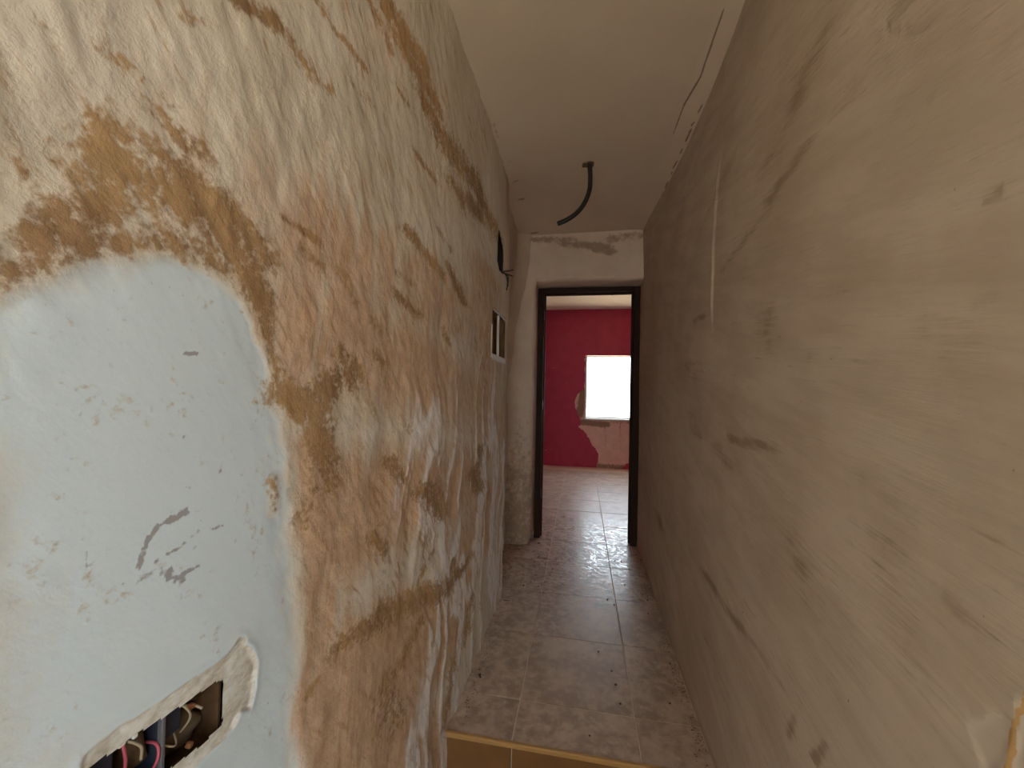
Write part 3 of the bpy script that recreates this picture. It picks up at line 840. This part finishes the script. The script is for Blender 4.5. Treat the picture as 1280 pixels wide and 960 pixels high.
# rough mortar ring round it
bm = bmesh.new()
ring = []
for k in range(14):
    a = 2 * math.pi * k / 14; rr = 0.020 + 0.010 * random.random() + (0.012 if 2.4 < a < 3.6 else 0)
    ring.append((bm.verts.new((0.019 + 0.0127 * math.cos(a), 2.182 + 0.0127 * math.sin(a), CZ - 0.005)), bm.verts.new((0.019 + rr * math.cos(a), 2.182 + rr * math.sin(a), CZ - 0.007)), bm.verts.new((0.019 + rr * 1.2 * math.cos(a), 2.182 + rr * 1.2 * math.sin(a), CZ + 0.008))))
for k in range(14):
    p, q = ring[k], ring[(k + 1) % 14]
    bm.faces.new((p[0], q[0], q[1], p[1])); bm.faces.new((p[1], q[1], q[2], p[2]))
me = bpy.data.meshes.new('mortar_collar'); bm.to_mesh(me); bm.free()
under(obj('mortar_collar', me, M_CLAYL), c)
tag(c, 'bent black plastic conduit hanging from a hole in the ceiling', 'conduit')

# ------------------------------------------------------------------ electric boxes in the left wall
def shell(name, y0, y1, z0, z1, depth, mat, parent, t=0.003, front=0.0):
    x1 = LX - 0.004 + front; x0 = x1 - depth
    return under(boxes(name, [((x0 - t, y0 - t, z0 - t), (x0, y1 + t, z1 + t)), ((x0, y0 - t, z0 - t), (x1, y0, z1 + t)), ((x0, y1, z0 - t), (x1, y1 + t, z1 + t)),
                              ((x0, y0, z0 - t), (x1, y1, z0)), ((x0, y0, z1), (x1, y1, z1 + t))], mat), parent)
def lump(name, c, rx, ry, rz, mat, parent, seed):
    bm = bmesh.new(); bmesh.ops.create_icosphere(bm, subdivisions=3, radius=1)
    rnd = random.Random(seed); ph = [rnd.uniform(0, 6) for _ in range(6)]
    for v in bm.verts:
        p = v.co; k = 1 + 0.18 * math.sin(3.1 * p.x + ph[0]) * math.sin(3.7 * p.y + ph[1]) + 0.12 * math.sin(6.3 * p.z + ph[2] + 2 * p.y) + 0.07 * math.sin(11 * p.y + ph[3]) * math.sin(12 * p.z + ph[4])
        v.co = Vector((c[0] + p.x * rx * k, c[1] + p.y * ry * k, c[2] + p.z * rz * k))
    me = bpy.data.meshes.new(name); bm.to_mesh(me); bm.free(); smooth(me)
    return under(obj(name, me, mat), parent)
jb = empty('junction_box', (LX, 0.376, 0.75))
X0 = LX - 0.004
for (a, b, rimm) in ((0.302, 0.375, M_BLUE), (0.380, 0.451, M_CLAY)):
    sh = shell('box_shell', a, b, 0.745, 0.840, 0.05, rimm, jb, 0.003, -0.009)
under(boxes('divider', [((X0 - 0.045, 0.3752, 0.745), (X0 - 0.003, 0.3798, 0.840))], M_RIM, None, 0.001), jb)
lump('clay_infill', (X0 - 0.040, 0.435, 0.825), 0.020, 0.022, 0.026, M_CLAY, jb, 1)
lump('clay_infill', (X0 - 0.046, 0.422, 0.772), 0.018, 0.030, 0.022, M_CLAYL, jb, 2)
lump('clay_infill', (X0 - 0.040, 0.364, 0.805), 0.022, 0.012, 0.035, M_CLAY, jb, 3)
under(boxes('terminal_block', [((X0 - 0.043, 0.383, 0.795), (X0 - 0.012, 0.406, 0.828))], M_BLUE, None, 0.003), jb)
under(boxes('terminal_block', [((X0 - 0.043, 0.308, 0.80), (X0 - 0.014, 0.338, 0.836))], M_BLUE, None, 0.003), jb)
WR = [('pink', [(X0 - 0.044, 0.372, 0.80), (X0 - 0.010, 0.3735, 0.806), (X0 - 0.004, 0.372, 0.790), (X0 - 0.02, 0.370, 0.765), (X0 - 0.04, 0.366, 0.752)], M_PINK, 0.0016),
      ('pink', [(X0 - 0.044, 0.335, 0.822), (X0 - 0.012, 0.338, 0.838), (X0 - 0.006, 0.341, 0.822), (X0 - 0.012, 0.345, 0.80), (X0 - 0.03, 0.348, 0.765)], M_PINK, 0.0016),
      ('beige', [(X0 - 0.03, 0.336, 0.838), (X0 - 0.010, 0.345, 0.832), (X0 - 0.006, 0.356, 0.818), (X0 - 0.010, 0.360, 0.800)], M_BEIGE, 0.0015),
      ('beige', [(X0 - 0.04, 0.395, 0.832), (X0 - 0.014, 0.400, 0.829), (X0 - 0.006, 0.408, 0.815), (X0 - 0.010, 0.413, 0.800), (X0 - 0.02, 0.411, 0.785)], M_BEIGE, 0.0013),
      ('beige', [(X0 - 0.03, 0.414, 0.812), (X0 - 0.012, 0.419, 0.812), (X0 - 0.004, 0.424, 0.806)], M_BEIGE, 0.0016),
      ('beige', [(X0 - 0.03, 0.384, 0.795), (X0 - 0.010, 0.388, 0.790), (X0 - 0.008, 0.396, 0.786), (X0 - 0.02, 0.402, 0.796)], M_BEIGE, 0.0010)]
for nme, pts, mt, r in WR: under(tube(nme + '_wire', pts, r, mt, None, 8, 6), jb)
under(boxes('wire_connector', [((X0 - 0.016, 0.3335, 0.833), (X0 - 0.004, 0.3415, 0.842))], M_WHITE, None, 0.002), jb)
under(boxes('wire_connector', [((X0 - 0.016, 0.349, 0.829), (X0 - 0.007, 0.3545, 0.835))], M_WHITE, None, 0.0015), jb)
lump('wire_connector', (X0 - 0.012, 0.4155, 0.8125), 0.004, 0.005, 0.004, simple('orange_clip', (0.36, 0.14, 0.06), (0.25, 0.09, 0.04), 60, 0.5), jb, 6)
lump('wire_connector', (X0 - 0.012, 0.416, 0.767), 0.004, 0.004, 0.004, simple('orange_cap', (0.36, 0.16, 0.06), (0.25, 0.09, 0.04), 60, 0.5), jb, 7)
tag(jb, 'open two-gang electric box with pink and beige wires in the chipped plaster', 'electric box')

hb = empty('junction_box', (LX, 2.08, 1.84))
shell('box_shell', 1.985, 2.18, 1.80, 2.06, 0.09, M_DARKBOX, hb, 0.004, -0.006)
for pts in ([(-0.50, 2.13, 1.86), (-0.445, 2.15, 1.855), (-0.425, 2.165, 1.845), (-0.415, 2.17, 1.80), (-0.42, 2.175, 1.76)],
            [(-0.50, 2.12, 1.865), (-0.44, 2.14, 1.85), (-0.412, 2.15, 1.835), (-0.408, 2.15, 1.82), (-0.410, 2.15, 1.775)],
            [(-0.50, 2.15, 1.86), (-0.44, 2.16, 1.862), (-0.405, 2.175, 1.868), (-0.385, 2.18, 1.875)],
            [(-0.50, 2.15, 1.86), (-0.44, 2.165, 1.855), (-0.41, 2.18, 1.848), (-0.39, 2.185, 1.842)]):
    under(tube('loose_wire', pts, 0.0035, M_BLACK, None, 6, 5), hb)
tag(hb, 'dark square hole high on the wall with loose black wires hanging out', 'electric box')

nb_ = empty('junction_box', (LX, 2.085, 1.37))
shell('niche_lining', 1.915, 2.255, 1.38, 1.61, 0.055, M_WOOD, nb_, 0.006, -0.004)
under(boxes('divider_bar', [((-0.452, 2.085, 1.38), (-0.441, 2.10, 1.605))], M_WHITE, None, 0.002), nb_)
under(boxes('gypsum_edge', [((-0.447, 1.892, 1.36), (-0.435, 1.916, 1.53))], M_PWHITE, None, 0.005), nb_)
under(boxes('gypsum_edge', [((-0.447, 1.9165, 1.352), (-0.434, 2.26, 1.386))], M_PWHITE, None, 0.006), nb_)
under(boxes('gypsum_edge', [((-0.447, 1.92, 1.603), (-0.436, 2.26, 1.622))], M_BEIGE, None, 0.004), nb_)
tag(nb_, 'shallow rectangular niche with white gypsum edges and one upright bar', 'wall niche')

# ------------------------------------------------------------------ crumbs on the floor
def crumb_mesh(k):
    bm = bmesh.new(); bmesh.ops.create_icosphere(bm, subdivisions=1, radius=1)
    rnd = random.Random(k)
    for v in bm.verts: v.co = Vector((v.co.x * rnd.uniform(0.7, 1.2), v.co.y * rnd.uniform(0.7, 1.2), max(v.co.z, -0.6) * rnd.uniform(0.5, 0.8)))
    me = bpy.data.meshes.new('crumb'); bm.to_mesh(me); bm.free(); me.materials.append(M_CRUMB); return me
CM = [crumb_mesh(k) for k in range(4)]
for k, (x, y, s) in enumerate([(-0.40, 1.66, 0.008), (-0.395, 1.65, 0.006), (0.17, 1.62, 0.005), (0.10, 1.92, 0.005), (0.17, 2.41, 0.006), (0.205, 2.36, 0.006), (-0.17, 2.74, 0.006), (-0.33, 2.47, 0.006), (-0.27, 2.55, 0.005), (0.29, 2.62, 0.005),
                               (0.26, 2.98, 0.006), (0.30, 2.97, 0.005), (-0.31, 3.18, 0.009), (-0.29, 3.14, 0.006), (0.16, 1.72, 0.006), (0.15, 1.80, 0.005), (0.05, 1.45, 0.004), (0.36, 1.66, 0.005), (0.40, 2.45, 0.006), (0.38, 2.30, 0.005), (-0.24, 2.48, 0.004), (0.41, 1.90, 0.005)]):
    o = bpy.data.objects.new('plaster_crumb', CM[k % 4]); COL.objects.link(o)
    o.location = (x, y, s * 0.45 + 0.0005); o.scale = (s, s, s); o.rotation_euler = (0, 0, k * 1.3)
    tag(o, 'tiny dark plaster crumb lying on the corridor tiles', 'crumb', 'plaster crumbs on the corridor floor')
# grit swept against the wall feet
V, F = [], []
rnd = random.Random(9)
for k in range(520):
    side = rnd.random() < 0.6
    y = rnd.uniform(1.39, 3.25 if side else 2.3)
    if rnd.random() < 0.6: y = rnd.choice((1.52, 1.74, 1.83, 2.05, 2.6)) + rnd.gauss(0, 0.05)
    if not side: y = min(max(y, 1.39), 2.28)
    off = abs(rnd.gauss(0, 0.022))
    x = (0.438 - off) if side else (-0.418 + off)
    s = rnd.uniform(0.0008, 0.0022); b = len(V)
    for dx, dy, dz in ((-1, -1, 0), (1, -0.8, 0), (0.9, 1, 0), (-0.8, 0.9, 0), (0.1, 0, 1.3)): V.append((x + dx * s, y + dy * s, 0.0004 + dz * s))
    F += [(b, b + 1, b + 4), (b + 1, b + 2, b + 4), (b + 2, b + 3, b + 4), (b + 3, b, b + 4), (b + 3, b + 2, b + 1, b)]
me = bpy.data.meshes.new('floor_grit'); me.from_pydata(V, [], F)
gr = obj('floor_grit', me, M_CRUMB); tag(gr, 'fine dark grit swept along the foot of the walls', 'grit'); gr['kind'] = 'stuff'
